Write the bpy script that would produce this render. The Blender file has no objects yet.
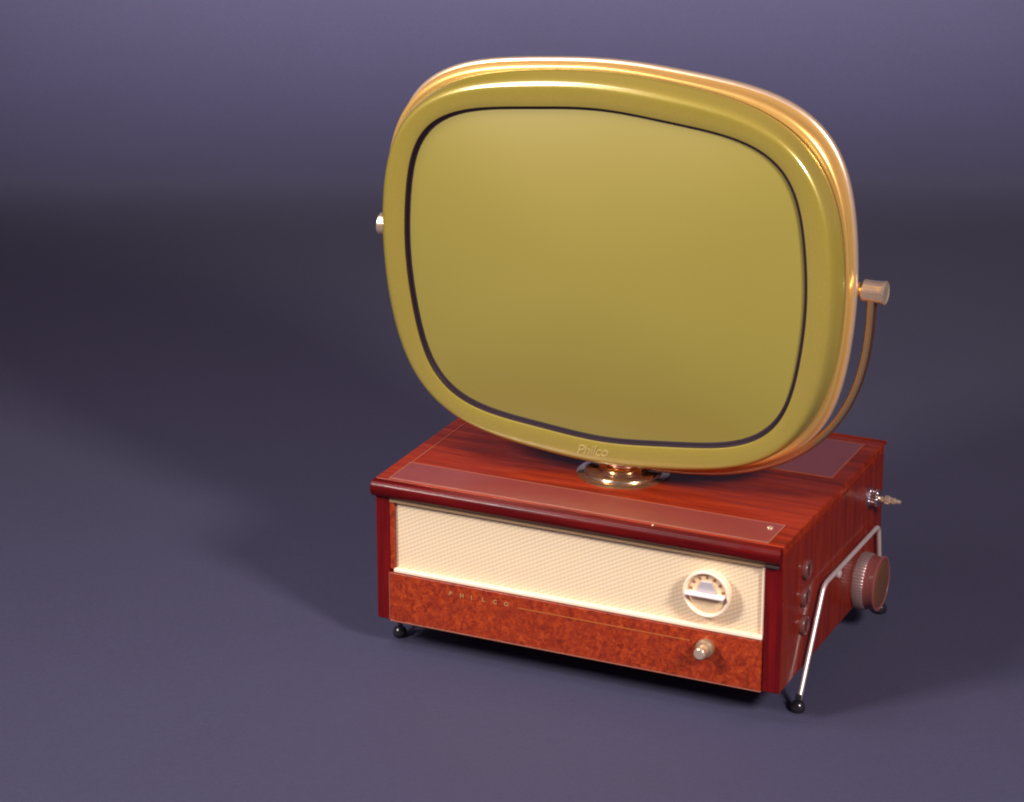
import bpy, bmesh, math, random
from mathutils import Vector, Matrix
random.seed(4)
S = bpy.context.scene
COL = S.collection
PI = math.pi
W, D, H = .52, .369, .183      # cabinet width, depth, height
ZF = -.0417                    # floor level (the cabinet's underside is z = 0)

# ------------------------------------------------------------------ materials
class NT:
    def __init__(s, name):
        s.m = bpy.data.materials.new(name); s.m.use_nodes = True
        s.t = s.m.node_tree; s.b = s.t.nodes['Principled BSDF']
        s.tc = s.t.nodes.new('ShaderNodeTexCoord')
    def n(s, typ, **kw):
        nd = s.t.nodes.new('ShaderNode' + typ)
        for k, v in kw.items():
            if k in nd.inputs: nd.inputs[k].default_value = v
            else: setattr(nd, k, v)
        return nd
    def l(s, a, b): s.t.links.new(a, b)
    def mapped(s, scale=(1, 1, 1), rot=(0, 0, 0), loc=(0, 0, 0)):
        mp = s.n('Mapping'); mp.inputs['Scale'].default_value = scale
        mp.inputs['Rotation'].default_value = rot; mp.inputs['Location'].default_value = loc
        s.l(s.tc.outputs['Object'], mp.inputs['Vector']); return mp.outputs['Vector']
    def noise(s, scale, detail=4, rough=.55, dist=0, vec=None):
        nd = s.n('TexNoise', Scale=scale, Detail=detail, Roughness=rough, Distortion=dist)
        s.l(vec if vec is not None else s.tc.outputs['Object'], nd.inputs['Vector']); return nd.outputs['Fac']
    def ramp(s, fac, stops):
        r = s.n('ValToRGB'); cr = r.color_ramp
        while len(cr.elements) < len(stops): cr.elements.new(.5)
        for e, (p, c) in zip(cr.elements, stops): e.position = p; e.color = (*c, 1)
        s.l(fac, r.inputs['Fac']); return r.outputs['Color']
    def mix(s, fac, a, b, mode='MIX'):
        m = s.n('Mix', data_type='RGBA', blend_type=mode)
        for sock, v in ((m.inputs[0], fac), (m.inputs[6], a), (m.inputs[7], b)):
            if hasattr(v, 'is_output'): s.l(v, sock)
            else: sock.default_value = v if isinstance(v, (int, float)) else (*v, 1)
        return m.outputs[2]
    def math(s, op, a, b=0):
        m = s.n('Math', operation=op)
        for i, v in enumerate((a, b)):
            if hasattr(v, 'is_output'): s.l(v, m.inputs[i])
            else: m.inputs[i].default_value = v
        return m.outputs[0]
    def remap(s, fac, a, b, lo=0., hi=1.):
        m = s.n('MapRange'); s.l(fac, m.inputs[0])
        for i, v in enumerate((lo, hi, a, b)): m.inputs[i + 1].default_value = v
        return m.outputs[0]
    def bump(s, h, dist=.001, strength=1.):
        b = s.n('Bump', Strength=strength, Distance=dist); s.l(h, b.inputs['Height'])
        s.l(b.outputs['Normal'], s.b.inputs['Normal'])
    def set(s, **kw):
        for k, v in kw.items():
            k = k.replace('_', ' ')
            if hasattr(v, 'is_output'): s.l(v, s.b.inputs[k])
            else: s.b.inputs[k].default_value = (*v, 1) if isinstance(v, tuple) and len(v) == 3 else v
        return s.m

def plain(name, col, rough=.4, metal=0, coat=0, var=.12, nscale=45, coat_rough=.05):
    """paint / metal / rubber with slight mottling and uneven gloss"""
    t = NT(name); f = t.noise(nscale, 5)
    c = t.mix(f, tuple(v * (1 - var) for v in col), tuple(min(1, v * (1 + var)) for v in col))
    r = t.remap(t.noise(nscale * 2.3, 4), max(.02, rough - .06), rough + .07)
    return t.set(Base_Color=c, Roughness=r, Metallic=metal, Coat_Weight=coat, Coat_Roughness=coat_rough)

def wood(name, dark, mid, light, axis, rough=.3, coat=.6):
    """straight grained varnished veneer, grain running along axis"""
    t = NT(name)
    sc = [1, 1, 1]
    sc = {'x': (1.1, 16, 16), 'y': (16, 1.1, 16), 'z': (16, 16, 1.1)}[axis]
    v = t.mapped(sc)
    a = t.noise(6, 6, .62, .4, v)
    v2 = t.mapped(tuple(q * 4.5 for q in sc), loc=(3.1, 1.7, .4))
    b = t.noise(6, 3, .6, 0, v2)
    big = t.noise(5, 2, .5)
    c = t.ramp(a, [(.30, dark), (.52, mid), (.75, light)])
    c = t.mix(t.remap(b, 0, .55, .45, .75), c, dark)
    c = t.mix(t.remap(big, 0, .45, .4, .7), c, mid)
    t.bump(b, .00012, .5)
    sm = t.remap(t.noise(16, 5, .7, 1.5), .03, .16, .4, .7)
    wear = t.remap(t.noise(55, 6, .8, 2.5), 0, .5, .64, .74)
    c = t.mix(wear, c, tuple(min(1, v * 1.5 + .012) for v in mid))
    return t.set(Base_Color=c, Roughness=t.remap(t.noise(22, 4, .7), rough - .06, rough + .1, .35, .65), Coat_Weight=coat, Coat_Roughness=sm, Specular_IOR_Level=.1)

M = {}
M['wood_top'] = wood('mahogany_top', (.075, .007, .003), (.235, .019, .004), (.36, .043, .006), 'x', .4, .10)
M['wood_side'] = wood('mahogany_side', (.07, .005, .002), (.175, .012, .003), (.26, .024, .004), 'z', .38, .28)
M['wood_dark'] = wood('crimson_lacquer', (.045, .0015, .002), (.085, .0025, .003), (.13, .005, .004), 'x', .3, .08)
M['pillar'] = wood('crimson_pillar', (.05, .002, .003), (.12, .003, .004), (.18, .006, .005), 'z', .3, .25)

t = NT('burl_veneer')
a = t.noise(150, 6, .75, .8); b = t.noise(45, 4, .65, 1.2)
c = t.ramp(a, [(.32, (.085, .007, .003)), (.5, (.28, .027, .006)), (.68, (.44, .070, .012))])
c = t.mix(t.remap(b, 0, .6, .45, .7), c, (.20, .020, .008))
M['burl'] = t.set(Base_Color=c, Roughness=.34, Coat_Weight=.15, Coat_Roughness=.1, Specular_IOR_Level=.3)

t = NT('vent_inlay')
wv = t.n('TexWave', wave_type='BANDS', bands_direction='X', Scale=230, Distortion=.15)
t.l(t.tc.outputs['Object'], wv.inputs['Vector'])
c = t.mix(t.remap(t.noise(40, 4), .15, .75), (.17, .020, .012), (.26, .038, .024))
c = t.mix(t.math('MULTIPLY', wv.outputs['Fac'], .25), c, (.15, .02, .02))
t.bump(wv.outputs['Fac'], .0002, .6)
M['inlay'] = t.set(Base_Color=c, Roughness=.5, Coat_Weight=.9, Coat_Roughness=.32)

# woven grille cloth: fine diagonal ribs crossed by a finer weave
t = NT('grille_cloth')
w1 = t.n('TexWave', wave_type='BANDS', bands_direction='X', Scale=1, Distortion=.6)
w1.inputs['Detail'].default_value = 2
t.l(t.mapped((68, 68, 68), (0, math.radians(-62), 0)), w1.inputs['Vector'])
w2 = t.n('TexWave', wave_type='BANDS', bands_direction='X', Scale=1, Distortion=.5)
t.l(t.mapped((64, 64, 64), (0, math.radians(6), 0)), w2.inputs['Vector'])
f = t.math('ADD', t.math('MULTIPLY', w1.outputs['Fac'], .72), t.math('MULTIPLY', w2.outputs['Fac'], .28))
big = t.noise(35, 3)
c = t.ramp(f, [(.12, (.60, .44, .25)), (.5, (.68, .53, .355)), (.85, (.75, .61, .44))])
c = t.mix(t.remap(big, 0, .25, .35, .7), c, (.72, .55, .33))
t.bump(f, .0004, .22)
M['cloth'] = t.set(Base_Color=c, Roughness=.6)

M['cream'] = plain('cream_plastic', (.86, .66, .48), .32, coat=.3, var=.04)
M['cream_shade'] = plain('shaded_cream', (.33, .21, .10), .6, var=.1)  # cream darkened to tan, for the shadow beneath the moulding
M['white'] = plain('pale_plastic', (.80, .70, .66), .28, coat=.3, var=.03)
M['dial_gold'] = plain('dial_gold', (.82, .60, .36), .38, .25, var=.2, nscale=200)
M['dial_ink'] = plain('dial_ink', (.28, .12, .04), .5)
M['dial_grey'] = plain('dial_grey', (.55, .50, .52), .3, .4)
M['gold'] = plain('polished_gold', (1.0, .60, .17), .30, .72, var=.02, nscale=8)
M['gold_bright'] = plain('mirror_gold', (.92, .66, .42), .12, 1, var=.04, nscale=20)
M['rose_rim'] = plain('rose_champagne_rim', (.84, .62, .42), .32, .75, var=.03)
M['yoke_gold'] = plain('yoke_gold', (.70, .43, .20), .24, .85, var=.06, nscale=20)
M['gold_dark'] = plain('antique_gold', (.50, .27, .11), .2, .9, var=.25, nscale=70)
M['brass_pale'] = plain('pale_brass', (.95, .74, .52), .2, .8, var=.08, nscale=80)
M['chrome'] = plain('nickel_wire', (.80, .66, .62), .38, .65, var=.08, nscale=80)
M['silver'] = plain('aged_silver', (.62, .56, .58), .28, 1, var=.3, nscale=160)
M['rubber'] = plain('black_rubber', (.012, .011, .014), .22, coat=.3, coat_rough=.15)
M['brown_knob'] = plain('brown_bakelite', (.13, .035, .030), .32, coat=.5, var=.15)
M['brown_rose'] = plain('rose_brown_bakelite', (.20, .055, .048), .36, coat=.4, var=.2)
M['dark_gap'] = plain('dark_gap', (.020, .008, .012), .5)
M['mask'] = plain('aubergine_mask', (.016, .006, .012), .5)
M['knurl'] = plain('grey_rose_knurl', (.30, .19, .18), .36, .5, var=.25)
M['cap'] = plain('olive_brown_cap', (.16, .062, .022), .4, .3, coat=.3, var=.2)
M['ped'] = plain('worn_brass', (.74, .56, .38), .16, .95, var=.3, nscale=50)
M['knob_brass'] = plain('dull_brass', (.50, .36, .22), .38, .7, var=.15)
M['groove'] = plain('brown_groove', (.10, .035, .018), .35, .4)
M['gilt'] = plain('gilt_print', (.62, .36, .13), .35, .5)
M['gilt_faint'] = plain('faint_gilt', (.50, .16, .035), .38, .3)
M['pale_print'] = plain('pale_print', (.46, .36, .12), .4, .2)
M['edge_line'] = plain('pale_edging', (.36, .11, .065), .4, .2)
M['shell'] = plain('brown_shell', (.10, .045, .02), .4, .3)
M['under'] = plain('dark_board', (.03, .012, .01), .7)

t = NT('olive_gold_enamel')
fl = t.noise(900, 2, .5)
c = t.mix(t.noise(7, 3), (.30, .228, .028), (.345, .252, .036))
c = t.mix(t.remap(fl, 0, .25, .4, .7), c, (.50, .40, .09))
M['enamel'] = t.set(Base_Color=c, Roughness=.33, Metallic=.3, Coat_Weight=1., Coat_IOR=1.8, Coat_Roughness=t.remap(t.noise(14, 5, .7, 1.), .10, .20, .35, .65))

t = NT('olive_screen_glass')
c = t.mix(t.remap(t.noise(3, 2), .3, .7, .3, .7), (.228, .184, .027), (.262, .205, .036))
t.bump(t.noise(120, 3), .00002, .3)
M['screen'] = t.set(Base_Color=c, Roughness=.5, Coat_Weight=.9, Coat_Roughness=.32, Metallic=.0)

t = NT('slate_backdrop')
g = t.noise(3.5, 4, .6)
c = t.mix(g, (.0160, .0136, .0480), (.0225, .0198, .0655))
c = t.mix(t.remap(t.noise(420, 3, .7), 0, .30, .35, .7), c, (.060, .052, .108))
wx = t.noise(1, 2, .6, 0, t.mapped((60, 900, 60))); wy = t.noise(1, 2, .6, 0, t.mapped((900, 60, 60)))
c = t.mix(t.remap(t.math('ADD', wx, wy), 0, .35, .85, 1.2), c, (.022, .014, .040))
t.bump(t.noise(300, 4, .65), .0008, .35)
M['backdrop'] = t.set(Base_Color=c, Roughness=.75, Sheen_Weight=.1, Sheen_Roughness=.5)

# ------------------------------------------------------------------ mesh helpers
def link(name, bm, mat, parent=None, smooth=None, bevel=0, seg=2):
    bmesh.ops.recalc_face_normals(bm, faces=bm.faces)
    me = bpy.data.meshes.new(name); bm.to_mesh(me); bm.free()
    o = bpy.data.objects.new(name, me); COL.objects.link(o)
    me.materials.append(mat); o.parent = parent
    if smooth is not None:
        for p in me.polygons: p.use_smooth = True
        try: me.set_sharp_from_angle(angle=math.radians(smooth))
        except Exception: pass
    if bevel:
        b = o.modifiers.new('bevel', 'BEVEL'); b.width = bevel; b.segments = seg; b.limit_method = 'ANGLE'
        for p in me.polygons: p.use_smooth = True
        w = o.modifiers.new('wn', 'WEIGHTED_NORMAL'); w.keep_sharp = True
    return o

def box(bm, x0, x1, y0, y1, z0, z1):
    vs = [bm.verts.new((x, y, z)) for x in (x0, x1) for y in (y0, y1) for z in (z0, z1)]
    for f in ((0, 1, 3, 2), (4, 6, 7, 5), (0, 4, 5, 1), (2, 3, 7, 6), (0, 2, 6, 4), (1, 5, 7, 3)):
        bm.faces.new([vs[i] for i in f])
def bx(*a):
    bm = bmesh.new(); box(bm, *a); return bm

def frame_of(axis):
    z = Vector(axis).normalized()
    x = z.orthogonal().normalized(); return Matrix((x, z.cross(x), z)).transposed()
def lathe(bm, prof, origin, axis, n=48, ribs=0, ribdepth=0, ribrange=None):
    """prof: list of (distance along axis, radius)"""
    R = frame_of(axis); o = Vector(origin); rings = []
    for k, (h, r) in enumerate(prof):
        ring = []
        for i in range(n):
            a = 2 * PI * i / n; rr = r
            if ribs and ribrange[0] <= k <= ribrange[1]: rr = r - ribdepth * (.5 - .5 * math.cos(ribs * a))
            ring.append(bm.verts.new(o + R @ Vector((rr * math.cos(a), rr * math.sin(a), h))))
        rings.append(ring)
    for a, b in zip(rings, rings[1:]):
        for i in range(n): bm.faces.new((a[i], a[(i + 1) % n], b[(i + 1) % n], b[i]))
    bm.faces.new(rings[0][::-1]); bm.faces.new(rings[-1])
    return bm
def L(prof, origin, axis, **kw): return lathe(bmesh.new(), prof, origin, axis, **kw)

def sweep(bm, path, section, up=None, closed=False, cap=True):
    """path: points; section(i) -> list of (u,v); frame: u = side, v = normal. `up` fixed reference vector"""
    n = len(path); rings = []
    for i, p in enumerate(path):
        a = path[i - 1] if (i > 0 or closed) else path[i]
        b = path[(i + 1) % n] if (i < n - 1 or closed) else path[i]
        t_ = (b - a).normalized(); u = up.normalized() if up else t_.orthogonal()
        v = t_.cross(u).normalized(); u = v.cross(t_).normalized()
        rings.append([bm.verts.new(p + u * su + v * sv) for su, sv in section(i)])
    m = len(rings[0])
    for i in range(n if closed else n - 1):
        a, b = rings[i], rings[(i + 1) % n]
        for k in range(m): bm.faces.new((a[k], a[(k + 1) % m], b[(k + 1) % m], b[k]))
    if cap and not closed: bm.faces.new(rings[0][::-1]); bm.faces.new(rings[-1])
    return bm
def circle(r, n=16): return [(r * math.cos(2 * PI * i / n), r * math.sin(2 * PI * i / n)) for i in range(n)]
def round_path(pts, rad, n=8):
    """polyline with its corners rounded"""
    pts = [Vector(p) for p in pts]; out = [pts[0]]
    for a, b, c in zip(pts, pts[1:], pts[2:]):
        p0 = b + (a - b).normalized() * rad; p2 = b + (c - b).normalized() * rad
        for k in range(n + 1):
            s = k / n; out.append(p0 * (1 - s) ** 2 + b * 2 * s * (1 - s) + p2 * s * s)
    out.append(pts[-1]); return out

def text(name, body, size, M4, mat, parent, extrude=.0003, shear=0, spacing=1., bold=0.):
    cu = bpy.data.curves.new(name, 'FONT'); cu.body = body; cu.size = size; cu.extrude = extrude
    cu.shear = shear; cu.space_character = spacing; cu.align_x = 'LEFT'; cu.align_y = 'CENTER'; cu.offset = bold
    tmp = bpy.data.objects.new(name, cu); COL.objects.link(tmp)
    bpy.context.view_layer.update()
    me = bpy.data.meshes.new_from_object(tmp.evaluated_get(bpy.context.evaluated_depsgraph_get()))
    bpy.data.objects.remove(tmp)
    me.transform(M4); me.materials.clear(); me.materials.append(mat)
    o = bpy.data.objects.new(name, me); COL.objects.link(o); o.parent = parent
    return o

# ------------------------------------------------------------------ the setting
CY, SY = math.cos(math.radians(24.89)), math.sin(math.radians(24.89))
cam_xy = Vector((1.4709, -2.7795)); fw = Vector((-SY, CY)); rt = Vector((CY, SY))
def gp(f, r, z):
    p = cam_xy + fw * f + rt * r; return (p.x, p.y, z)
bm = bmesh.new()
prof = [(-3, 0)] + [(-3 + 8.0 * k / 24, 0) for k in range(1, 25)]
RAD = .95; F0 = 5.25
for k in range(1, 33):
    a = PI / 2 * k / 32; prof.append((F0 + RAD * math.sin(a), RAD * (1 - math.cos(a))))
prof.append((F0 + RAD, 4.2))
cols = [-5 + 10 * k / 20 for k in range(21)]
grid = [[bm.verts.new(gp(f, r, ZF + z)) for r in cols] for f, z in prof]
for a, b in zip(grid, grid[1:]):
    for i in range(20): bm.faces.new((a[i], a[i + 1], b[i + 1], b[i]))
bd = link('backdrop', bm, M['backdrop'], smooth=60); bd['kind'] = 'structure'

# ------------------------------------------------------------------ the television
TV = bpy.data.objects.new('television', None); COL.objects.link(TV)
TV['label'] = 'vintage swivel television with olive screen head on a red mahogany cabinet'
TV['category'] = 'television'

# ---- cabinet: the carcass, its top, sides, front members
cab = link('cabinet', bx(.012, W - .012, .030, D - .004, .001, H - .015), M['under'], TV)
link('side_panel', bx(0, .0115, 0, D, 0, H - .0125), M['wood_side'], cab, bevel=.0014)
link('side_panel', bx(W - .0115, W, 0, D, 0, H - .0125), M['wood_side'], cab, bevel=.0014)
link('top_panel', bx(0, W, .0, D, H - .012, H), M['wood_top'], cab, bevel=.0014)
link('back_panel', bx(.012, W - .012, D - .003, D + .003, .004, H - .013), M['under'], cab)
link('bottom_panel', bx(.012, W - .012, .008, D - .006, 0.0005, .0065), M['under'], cab)
bm = bmesh.new(); box(bm, .0002, W + .0016, D + .0003, D + .0035, H - .0042, H + .0012)
link('rear_lip', bm, M['wood_top'], cab, bevel=.001)
# front pillars (dark crimson)
link('pillar', bx(.0003, .0185, -.0016, .006, -.0006, H - .0225), M['pillar'], cab, bevel=.0016)
link('pillar', bx(.4980, W - .0008, -.0016, .006, -.0006, H - .0225), M['pillar'], cab, bevel=.0016)
# orange wooden reveals on the sides of the recess
link('reveal', bx(.0187, .0242, -.0006, .010, .0665, H - .0240), M['burl'], cab, bevel=.0006)
# half-round moulding under the top's front edge
bm = bmesh.new(); sec = []
for k in range(13):
    a = -PI / 2 + PI * k / 12
    sec.append((-.0015 - .0098 * math.cos(a) ** .8 if abs(math.cos(a)) > 1e-6 else -.0015, H - .0118 + .0104 * math.sin(a)))
sec = [(.004, H - .0222)] + sec + [(.004, H - .0014)]
ra = [bm.verts.new((-.0025, y, z)) for y, z in sec]; rb = [bm.verts.new((W - .0015, y, z)) for y, z in sec]
for i in range(len(sec)): j = (i + 1) % len(sec); bm.faces.new((ra[i], ra[j], rb[j], rb[i]))
bm.faces.new(ra[::-1]); bm.faces.new(rb)
link('front_moulding', bm, M['wood_dark'], cab, bevel=.0016, seg=3)
link('moulding_shade', bx(.0190, .4978, -.0015, .006, H - .0285, H - .0226), M['cream_shade'], cab)  # tan strip paints the shadow that the moulding casts on the grille's top
link('corner_cap', bx(.4985, W - .0040, -.0065, -.0004, H - .0262, H - .0226), M['under'], cab, bevel=.0006)

# ---- inlaid vents on the top
zt = H + .0007
for y0, y1 in ((.0045, .0590), (.2270, .3480)):
    v = link('vent_strip', bx(.0185, .4985, y0, y1, H - .001, zt), M['inlay'], cab, bevel=.0004)
    bm = bmesh.new()
    box(bm, .4986, .5000, y0 - .001, y1 + .001, H - .0005, zt + .0003)
    box(bm, .0170, .0184, y0 - .001, y1 + .001, H - .0005, zt + .0003)
    box(bm, .0170, .5000, y0 - .0022, y0 - .0011, H - .0005, zt + .0002)
    box(bm, .0170, .5000, y1 + .0011, y1 + .0018, H - .0005, zt + .0001)
    link('edging', bm, M['edge_line'], v)
link('edging_strip', bx(.0172, .0184, .0612, .2250, H - .0005, H + .0005), M['edge_line'], cab)
link('brass_stud', L([(0, .0040), (.0012, .0040), (.0020, .0026), (.0022, .0006)], (.4865, .045, zt - .0002), (0, 0, 1), n=20), M['brass_pale'], cab, smooth=40)  # brass stud put in for the glare patch at the strip's right end
link('brass_stud', L([(0, .0014), (.0007, .0013), (.001, .0005)], (.36, -.0003, H - .0008), (0, -.4, 1), n=12), M['brass_pale'], cab, smooth=40)

# ---- speaker grille
gr = link('speaker_grille', bx(.0244, .4978, .0050, .009, .0655, H - .0265), M['cloth'], TV)
link('grille_lip', bx(.0240, .4974, -.0030, .0049, .0638, .0685), M['cream'], gr, bevel=.001)
link('grille_lip', bx(.4945, .4977, .0005, .0052, .0686, H - .0280), M['cream'], gr, bevel=.0006)

# ---- channel dial on the grille
dx, dz, dy = .4305, .1118, .0048
dial = link('dial', L([(0, .0262), (.008, .0255), (.010, .0240)], (dx, dy, dz), (0, -1, 0), n=64), M['cream'], TV, smooth=40)
bm = bmesh.new()
prf = [(.006, .0265), (.0100, .0290), (.0135, .0292), (.0152, .0282), (.0156, .0268), (.0150, .0254), (.0118, .0243), (.0085, .0240)]
R_ = frame_of((0, -1, 0)); rings = []
for h, r in prf + [prf[0]]:
    rings.append([bm.verts.new(Vector((dx, dy, dz)) + R_ @ Vector((r * math.cos(2 * PI * i / 72), r * math.sin(2 * PI * i / 72), h))) for i in range(72)])
for a, b in zip(rings, rings[1:]):
    for i in range(72): bm.faces.new((a[i], a[(i + 1) % 72], b[(i + 1) % 72], b[i]))
bmesh.ops.remove_doubles(bm, verts=bm.verts, dist=1e-6)
link('ring', bm, M['cream'], dial, smooth=50)
link('dial_face', L([(.0095, .0238), (.0108, .0238), (.0112, .0232)], (dx, dy, dz), (0, -1, 0), n=64), M['dial_gold'], dial, smooth=30)
bm = bmesh.new()
def facebox(bm, cx, cz, w, h, ang, y0, y1):
    ca, sa = math.cos(ang), math.sin(ang); vs = []
    for y in (y0, y1):
        for u, v in ((-w, -h), (w, -h), (w, h), (-w, h)):
            vs.append(bm.verts.new((cx + u * ca - v * sa, y, cz + u * sa + v * ca)))
    for f in ((0, 1, 2, 3), (7, 6, 5, 4), (0, 4, 5, 1), (1, 5, 6, 2), (2, 6, 7, 3), (3, 7, 4, 0)): bm.faces.new([vs[i] for i in f])
for k in range(7):
    a = math.radians(12 + 26 * k)
    facebox(bm, dx + .0203 * math.cos(a), dz + .0203 * math.sin(a), .0014, .0019, a - PI / 2, dy - .0119, dy - .0110)
link('channel_mark', bm, M['dial_ink'], dial)
bm = bmesh.new()
for y, s in ((dy - .0112, 1), (dy - .0140, .9)):
    pass
va = []
for y in (dy - .0110, dy - .0138):
    for u, v in ((-.0125, .0020), (.0125, .0020), (.0062, .0155), (-.0062, .0155)): va.append(bm.verts.new((dx + u, y, dz + v)))
for f in ((0, 1, 2, 3), (7, 6, 5, 4), (0, 4, 5, 1), (1, 5, 6, 2), (2, 6, 7, 3), (3, 7, 4, 0)): bm.faces.new([va[i] for i in f])
link('dial_window', bm, M['dial_grey'], dial, bevel=.0007)
link('pointer_bar', bx(dx - .0246, dx + .0236, dy - .0215, dy - .0112, dz - .0017, dz + .0017), M['white'], dial, bevel=.0009)

# ---- burl control panel with gilt print and its knob
bp = link('control_panel', bx(.0186, .4978, -.0040, .0070, .0004, .0630), M['burl'], TV, bevel=.0008)
link('panel_edge', bx(.0176, .0186, -.0034, .0050, .0010, .0622), M['edge_line'], bp)  # pale strip stands in for the highlight along the panel's left edge
link('panel_edge', bx(.0186, .4978, -.0036, .0060, -.0014, .0003), M['edge_line'], bp, bevel=.0004)
RX = Matrix.Rotation(PI / 2, 4, 'X')
for k, ch in enumerate('PHILCO'):
    text('lettering', ch, .0074, Matrix.Translation((.0990 + .0146 * k, -.0041, .0500)) @ RX, M['gilt'], bp, .0002, 0, 1, .0002)
link('gilt_line', bx(.1900, .4100, -.0043, -.0036, .0475, .0485), M['gilt_faint'], bp)
kn = link('volume_knob', L([(0, .0098), (.004, .0112), (.009, .0112), (.0108, .0098), (.0112, .007)], (.4310, -.004, .0445), (0, -1, 0), n=40, ribs=20, ribdepth=.0005, ribrange=(1, 2)), M['silver'], TV, smooth=35)
kn.data.materials[0] = M['knob_brass']
link('knob_stem', L([(.010, .0062), (.021, .0072), (.0240, .0072), (.0255, .0055), (.0256, .001)], (.4310, -.004, .0445), (0, -1, 0), n=32), M['brass_pale'], kn, smooth=35)

# ---- right side: three small control knobs, tuner, aerial socket
for y, z in ((.0755, .1266), (.0725, .0926), (.0722, .0575)):
    k_ = link('control_knob', L([(0, .0118), (.0035, .0120), (.0055, .0110), (.0060, .0095), (.0046, .0078), (.0046, .0006)], (W, y, z), (1, 0, 0), n=40), M['brown_knob'], TV, smooth=35)
    bm = bx(W + .0044, W + .0058, y - .0008, y + .0008, z - .0072, z + .0072)
    link('slot', bm, M['under'], k_)
cx_, cz_ = .2890, .0285
tk = link('tuning_knob', L([(0, .0350), (.002, .0362), (.0120, .0356), (.0140, .0345), (.0145, .0320), (.0150, .02)], (W, cx_, cz_), (1, 0, 0), n=180, ribs=60, ribdepth=.0006, ribrange=(1, 3)), M['knurl'], TV, smooth=30)
link('knob_drum', L([(.0140, .0338), (.0240, .0336), (.0262, .0348), (.0280, .0346), (.0288, .0330), (.0284, .0308), (.0268, .0298), (.0268, .001)], (W, cx_, cz_), (1, 0, 0), n=72), M['brown_rose'], tk, smooth=35)
link('knob_cap', L([(.0262, .0292), (.0280, .0292), (.0290, .0270), (.0294, .018), (.0296, .0005)], (W, cx_, cz_), (1, 0, 0), n=64), M['cap'], tk, smooth=35)
ay, az = .3120, .1310
asock = link('aerial_socket', L([(0, .0125), (.0015, .0125), (.0030, .0112), (.0035, .0102), (.0080, .0102), (.0095, .0112), (.0120, .0112), (.0135, .0100), (.0145, .0060)], (W, ay, az), (1, 0, 0), n=120, ribs=14, ribdepth=.0016, ribrange=(3, 6)), M['silver'], TV, smooth=32)
link('plug', L([(.012, .0030), (.0200, .0030), (.0205, .0052), (.0260, .0056), (.0275, .0040), (.0330, .0042), (.0345, .0028), (.0400, .0024), (.0410, .001)], (W, ay, az), (1, .04, -.04), n=24), M['brass_pale'], asock, smooth=35)
link('seam_strip', bx(W - .001, W + .0005, .262, .352, .1556, .1564), M['wood_top'], cab)
link('keeper_screw', L([(0, .0055), (.003, .0055), (.0044, .0040), (.0050, .0008)], (W, .1990, .0725), (1, 0, 0), n=24), M['chrome'], TV, smooth=40)

# ---- wire legs with rubber feet
for sx, x in ((1, W + .0072), (-1, -.0072)):
    pts = [(x, .0470, ZF + .0085), (x, .1265, .0880), (x, .3350, .0850), (x, .3570, ZF + .0085)]
    if sx < 0: pts = [(.0090, .0400, ZF + .0085), (x, .0680, -.0060), (x, .1265, .0880), (x, .3350, .0850), (x, .3570, ZF + .0085)]
    leg = link('wire_leg', sweep(bmesh.new(), round_path(pts, .011, 10), lambda i: circle(.0029, 16), up=Vector((1, 0, 0))), M['chrome'], TV, smooth=50)
    for p in (pts[0], pts[-1]):
        bm = L([(-.0012, .006), (0, .0080), (.003, .0088), (.007, .0084), (.0105, .0066), (.0120, .0045), (.0125, .0028)], (p[0], p[1], ZF + .0014), (0, 0, 1), n=28)
        link('rubber_foot', bm, M['rubber'], leg, smooth=40)
        link('ferrule', L([(0, .0036), (.006, .0034), (.0062, .003)], (p[0], p[1], ZF + .0150), (0, .3 if p is pts[0] else -.08, 1), n=16), M['rubber'], leg, smooth=40)

# ---- pedestal
px, py = .2655, .1370
ped = link('pedestal', L([(0, .0560), (.0012, .0563), (.0020, .0550), (.0026, .0470), (.0028, .0460), (.0036, .0470), (.0056, .0464), (.0070, .0440), (.0074, .0410), (.0070, .0330), (.0080, .0285), (.0080, .02)], (px, py, H), (0, 0, 1), n=96), M['ped'], TV, smooth=50)
link('collar', L([(.0070, .0290), (.0085, .0300), (.0115, .0300), (.0130, .0285), (.0140, .0225), (.0230, .0215), (.0245, .0240), (.0275, .0240), (.0285, .02)], (px, py, H), (0, 0, 1), n=96), M['gold_bright'], ped, smooth=40)

# ---- head geometry, in head space: x right, z up, y back; then tilted and turned
HM = Matrix.Translation((.2624, .10445, .44986)) @ Matrix.Rotation(.02501, 4, 'Z') @ Matrix.Rotation(.0707, 4, 'X') @ Matrix.Rotation(.00413, 4, 'Y')
NSEG = 240
def contour(a, b, n, k, y, g=.0252, k2=.00294):
    out = []
    for i in range(NSEG):
        th = 2 * PI * i / NSEG; c, s = math.cos(th), math.sin(th)
        r = (abs(c / a) ** n + abs(s / b) ** n) ** (-1 / n)
        r *= (1 + k * math.cos(4 * th)) * (1 + k2 * math.cos(8 * th))
        x, z = r * c, r * s
        out.append(Vector((x * (1 + g * z / b), y, z)))
    return out
def loft(bm, specs, closed=False, cap0=False, cap1=False):
    rings = [[bm.verts.new(HM @ v) for v in contour(*s)] for s in specs]
    prs = list(zip(rings, rings[1:])) + ([(rings[-1], rings[0])] if closed else [])
    for a, b in prs:
        for i in range(NSEG): bm.faces.new((a[i], a[(i + 1) % NSEG], b[(i + 1) % NSEG], b[i]))
    if cap0: bm.faces.new(rings[0][::-1])
    if cap1: bm.faces.new(rings[-1])
    return bm
IN = (.24252, .20072, 4.3707, .02327); OU = (.28000, .23790, 3.211, .01498); GO = (.28351, .24151, 3.7819, .01632)
def mixc(f, y, off=0):      # contour between inner (0) and outer (1)
    return tuple(IN[i] + (OU[i] - IN[i]) * f for i in range(4))
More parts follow.
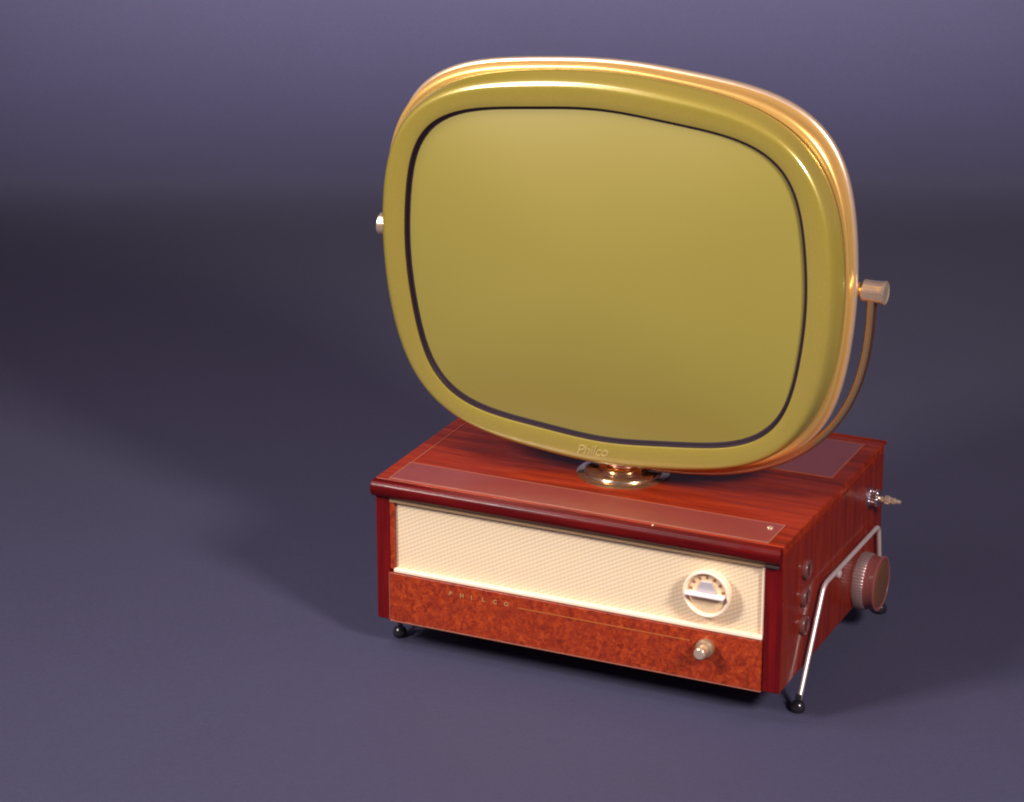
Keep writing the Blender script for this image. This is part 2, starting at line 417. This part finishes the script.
def sp(f, y, d=0):
    a, b, n, k = mixc(f, y); return (a + d, b + d, n, k, y)
# bezel: cross-section from the mask edge, over the face, round the roll, down the olive side
bez = [sp(0, -.0340), sp(0, -.0395), sp(.006, -.0402), sp(.03, -.0406), sp(.25, -.0414), sp(.50, -.0420), sp(.60, -.0420), sp(.66, -.0417), sp(.71, -.0410),
       sp(.755, -.0398), sp(.79, -.0383), sp(.825, -.0362), sp(.87, -.0325), sp(.92, -.0262), sp(.96, -.0225), sp(.985, -.0200), sp(1.0, -.0170), sp(.99, -.0145), sp(.95, -.0125), sp(.90, -.0115)]
bezel = link('bezel', loft(bmesh.new(), bez), M['enamel'], TV, smooth=45)
link('mask', loft(bmesh.new(), [sp(0, -.0392, -.0003), sp(0, -.0355, -.0005), sp(0, -.0342, -.0010), sp(0, -.0340, -.0046), sp(0, -.0320, -.0080)]), M['mask'], bezel, smooth=45)
link('gap_shade_ring', loft(bmesh.new(), [sp(1, -.0160, -.0011), sp(1, -.0085, -.0011)]), M['dark_gap'], bezel, smooth=45)  # dark ring paints the shade in the gap between bezel and trim band
# screen: domed glass recessed in the mask
bm = bmesh.new(); rings = []
for k in range(26):
    s = 1 - k / 25.5
    dome = -.0336 - .0210 * (1 - s ** 2.1)
    a, b = (IN[0] - .0042) * s, (IN[1] - .0042) * s
    nn = 2.2 + (IN[2] - 2.2) * s
    rings.append([bm.verts.new(HM @ v) for v in contour(a, b, nn, IN[3] * s, dome, .0225 * s, .0027 * s)])
for a, b in zip(rings, rings[1:]):
    for i in range(NSEG): bm.faces.new((a[i], a[(i + 1) % NSEG], b[(i + 1) % NSEG], b[i]))
bm.faces.new(rings[-1])
link('screen', bm, M['screen'], TV, smooth=60)
# gold trim band: front lip, hollow, rear lip
def gs(d, y, f=1.0): return (GO[0] + d, GO[1] + d, GO[2] * f + OU[2] * (1 - f), GO[3], y)
band = [gs(-.010, -.0095, .3), gs(-.0042, -.0108, .3), gs(-.0022, -.0106, .4), gs(-.0010, -.0092, .5), gs(-.0010, -.0078, .6), gs(-.0026, -.0066, .7), gs(-.0040, -.0010, .85), gs(-.0044, .0050),
        gs(-.0036, .0095), gs(-.0016, .0128), gs(.0000, .0150), gs(.0004, .0172), gs(-.0002, .0196), gs(-.0030, .0208), gs(-.010, .0208)]
link('trim_band', loft(bmesh.new(), band), M['gold'], TV, smooth=60)
# rear shell, tapering away behind
def rs(s, y, n=3.4): return (GO[0] * s, GO[1] * s, n, .012, y)
link('rear_rim', loft(bmesh.new(), [gs(-.006, .0116), gs(-.0014, .0124), gs(.0004, .0142), gs(.0010, .0170), gs(.0008, .0200), gs(-.0016, .0218), gs(-.010, .0222)]), M['rose_rim'], TV, smooth=60)
link('rear_shell', loft(bmesh.new(), [rs(.962, .0200), rs(.955, .045), rs(.93, .062), rs(.86, .082), rs(.70, .104, 3), rs(.52, .122, 2.8), rs(.40, .140, 2.6), rs(.36, .185, 2.5), rs(.30, .195, 2.4)], cap1=True), M['shell'], TV, smooth=50)
# script on the bezel's lower edge
TM = HM @ Matrix.Translation((-.0335, -.0422, -.2195)) @ Matrix.Rotation(math.radians(-3), 4, 'Y') @ RX
text('lettering', 'Philco', .0180, TM, M['pale_print'], bezel, .0003, .35, .92, 0)

# ---- yoke: a channel strip from pivot to pivot, carried by the pedestal
YK = Matrix.Translation((.2624, .10445, .4520)) @ Matrix.Rotation(.010, 4, 'Z') @ Matrix.Rotation(.010, 4, 'Y')
path = []; NP = 90
for i in range(NP + 1):
    th = PI * (1 + i / NP); c, s = math.cos(th), math.sin(th); n = 2.75
    r = (abs(c / .3035) ** n + abs(s / .2550) ** n) ** (-1 / n)
    path.append(YK @ Vector((r * c, .0345, r * s)))
sec = [((.0108 * math.cos(2 * PI * k / 28)), .0046 * math.sin(2 * PI * k / 28)) for k in range(28)]
yoke = link('yoke', sweep(bmesh.new(), path, lambda i: sec, up=Vector((0, 1, 0))), M['yoke_gold'], TV, smooth=30)
yc = YK @ Vector((0, .0345, -.2580))
gsec = [(u, -.0046 * math.sqrt(1 - (u / .0108) ** 2) - .0004) for u in [-.0052 + .0104 * k / 8 for k in range(9)]] + [(.0052, -.0030), (-.0052, -.0030)]
link('groove', sweep(bmesh.new(), path, lambda i: gsec, up=Vector((0, 1, 0))), M['groove'], yoke, smooth=30)
link('yoke_bracket', bx(yc.x - .048, yc.x + .048, yc.y - .011, yc.y + .011, yc.z + .0024, yc.z + .0060), M['gold'], yoke, bevel=.0014)
for sx in (-1, 1):
    o = YK @ Vector((sx * .2570, .0345, .0015)); ax = (YK.to_3x3() @ Vector((sx, 0, 0)))
    k_ = link('pivot_knob', L([(.0360, .0122), (.0372, .0130), (.0400, .0128), (.0500, .0126), (.0575, .0132), (.0610, .0138), (.0625, .0136), (.0630, .0122), (.0622, .0110), (.0622, .001)], o, ax, n=56), M['brass_pale'], yoke, smooth=32)
    link('pivot_pin', L([(0, .0065), (.028, .0065), (.029, .0085), (.0362, .0085)], o, ax, n=32), M['gold'], k_, smooth=35)

# ------------------------------------------------------------------ lights
def area(name, d, dist, size, power, col, target=(.30, .13, .22), sy=None, spread=180):
    la = bpy.data.lights.new(name, 'AREA'); la.energy = power; la.color = col
    la.shape = 'RECTANGLE'; la.size = size; la.size_y = sy or size; la.spread = math.radians(spread)
    o = bpy.data.objects.new(name, la); COL.objects.link(o)
    o.location = Vector(target) + Vector(d).normalized() * dist
    o.rotation_euler = (Vector(target) - o.location).to_track_quat('-Z', 'Y').to_euler()
    return o
area('key_lamp', (-.46, -.66, .56), 2.3, .40, 18.5, (1, .94, .89), target=(.28, .02, .14), spread=112)
area('second_lamp', (.78, -.52, .54), 2.4, .34, 23, (1, .94, .90), target=(.12, .2, .12), spread=120)
area('overhead_softbox', (-.47, -.40, .92), 1.6, .62, 13, (1, .95, .95), sy=.6)
bl = area('backdrop_lamp', (0, 0, 1), 1, 3.2, 64, (1, .98, .90), sy=.4, spread=70)
bl.location = gp(4.2, .1, 2.1); bl.rotation_euler = (Vector(gp(6.0, .1, .86)) - bl.location).to_track_quat('-Z', 'Y').to_euler()
w = bpy.data.worlds.new('World'); S.world = w; w.use_nodes = True
w.node_tree.nodes['Background'].inputs[0].default_value = (1.0, .52, .98, 1)
w.node_tree.nodes['Background'].inputs[1].default_value = .135

# ------------------------------------------------------------------ camera
cd = bpy.data.cameras.new('camera'); cam = bpy.data.objects.new('camera', cd); COL.objects.link(cam)
cd.sensor_width = 36; cd.sensor_fit = 'HORIZONTAL'; cd.lens = 2805 / 1024 * 36; cd.clip_end = 60; cd.clip_start = .05
Rm = Matrix(((.90726497, -.14192337, .39588891), (.42055795, .30870789, -.8531298), (-.00113497, .94050901, .33976685)))
cam.matrix_world = Matrix.Translation((1.4709, -2.7795, 1.4142)) @ Rm.to_4x4()
S.camera = cam
S.render.engine = 'CYCLES'; S.cycles.pixel_filter_type = 'BLACKMAN_HARRIS'; S.cycles.filter_width = 2.1
S.view_settings.view_transform = 'Standard'; S.view_settings.look = 'None'
S.view_settings.exposure = 0; S.view_settings.gamma = 1
S.render.resolution_x = 1024; S.render.resolution_y = 802
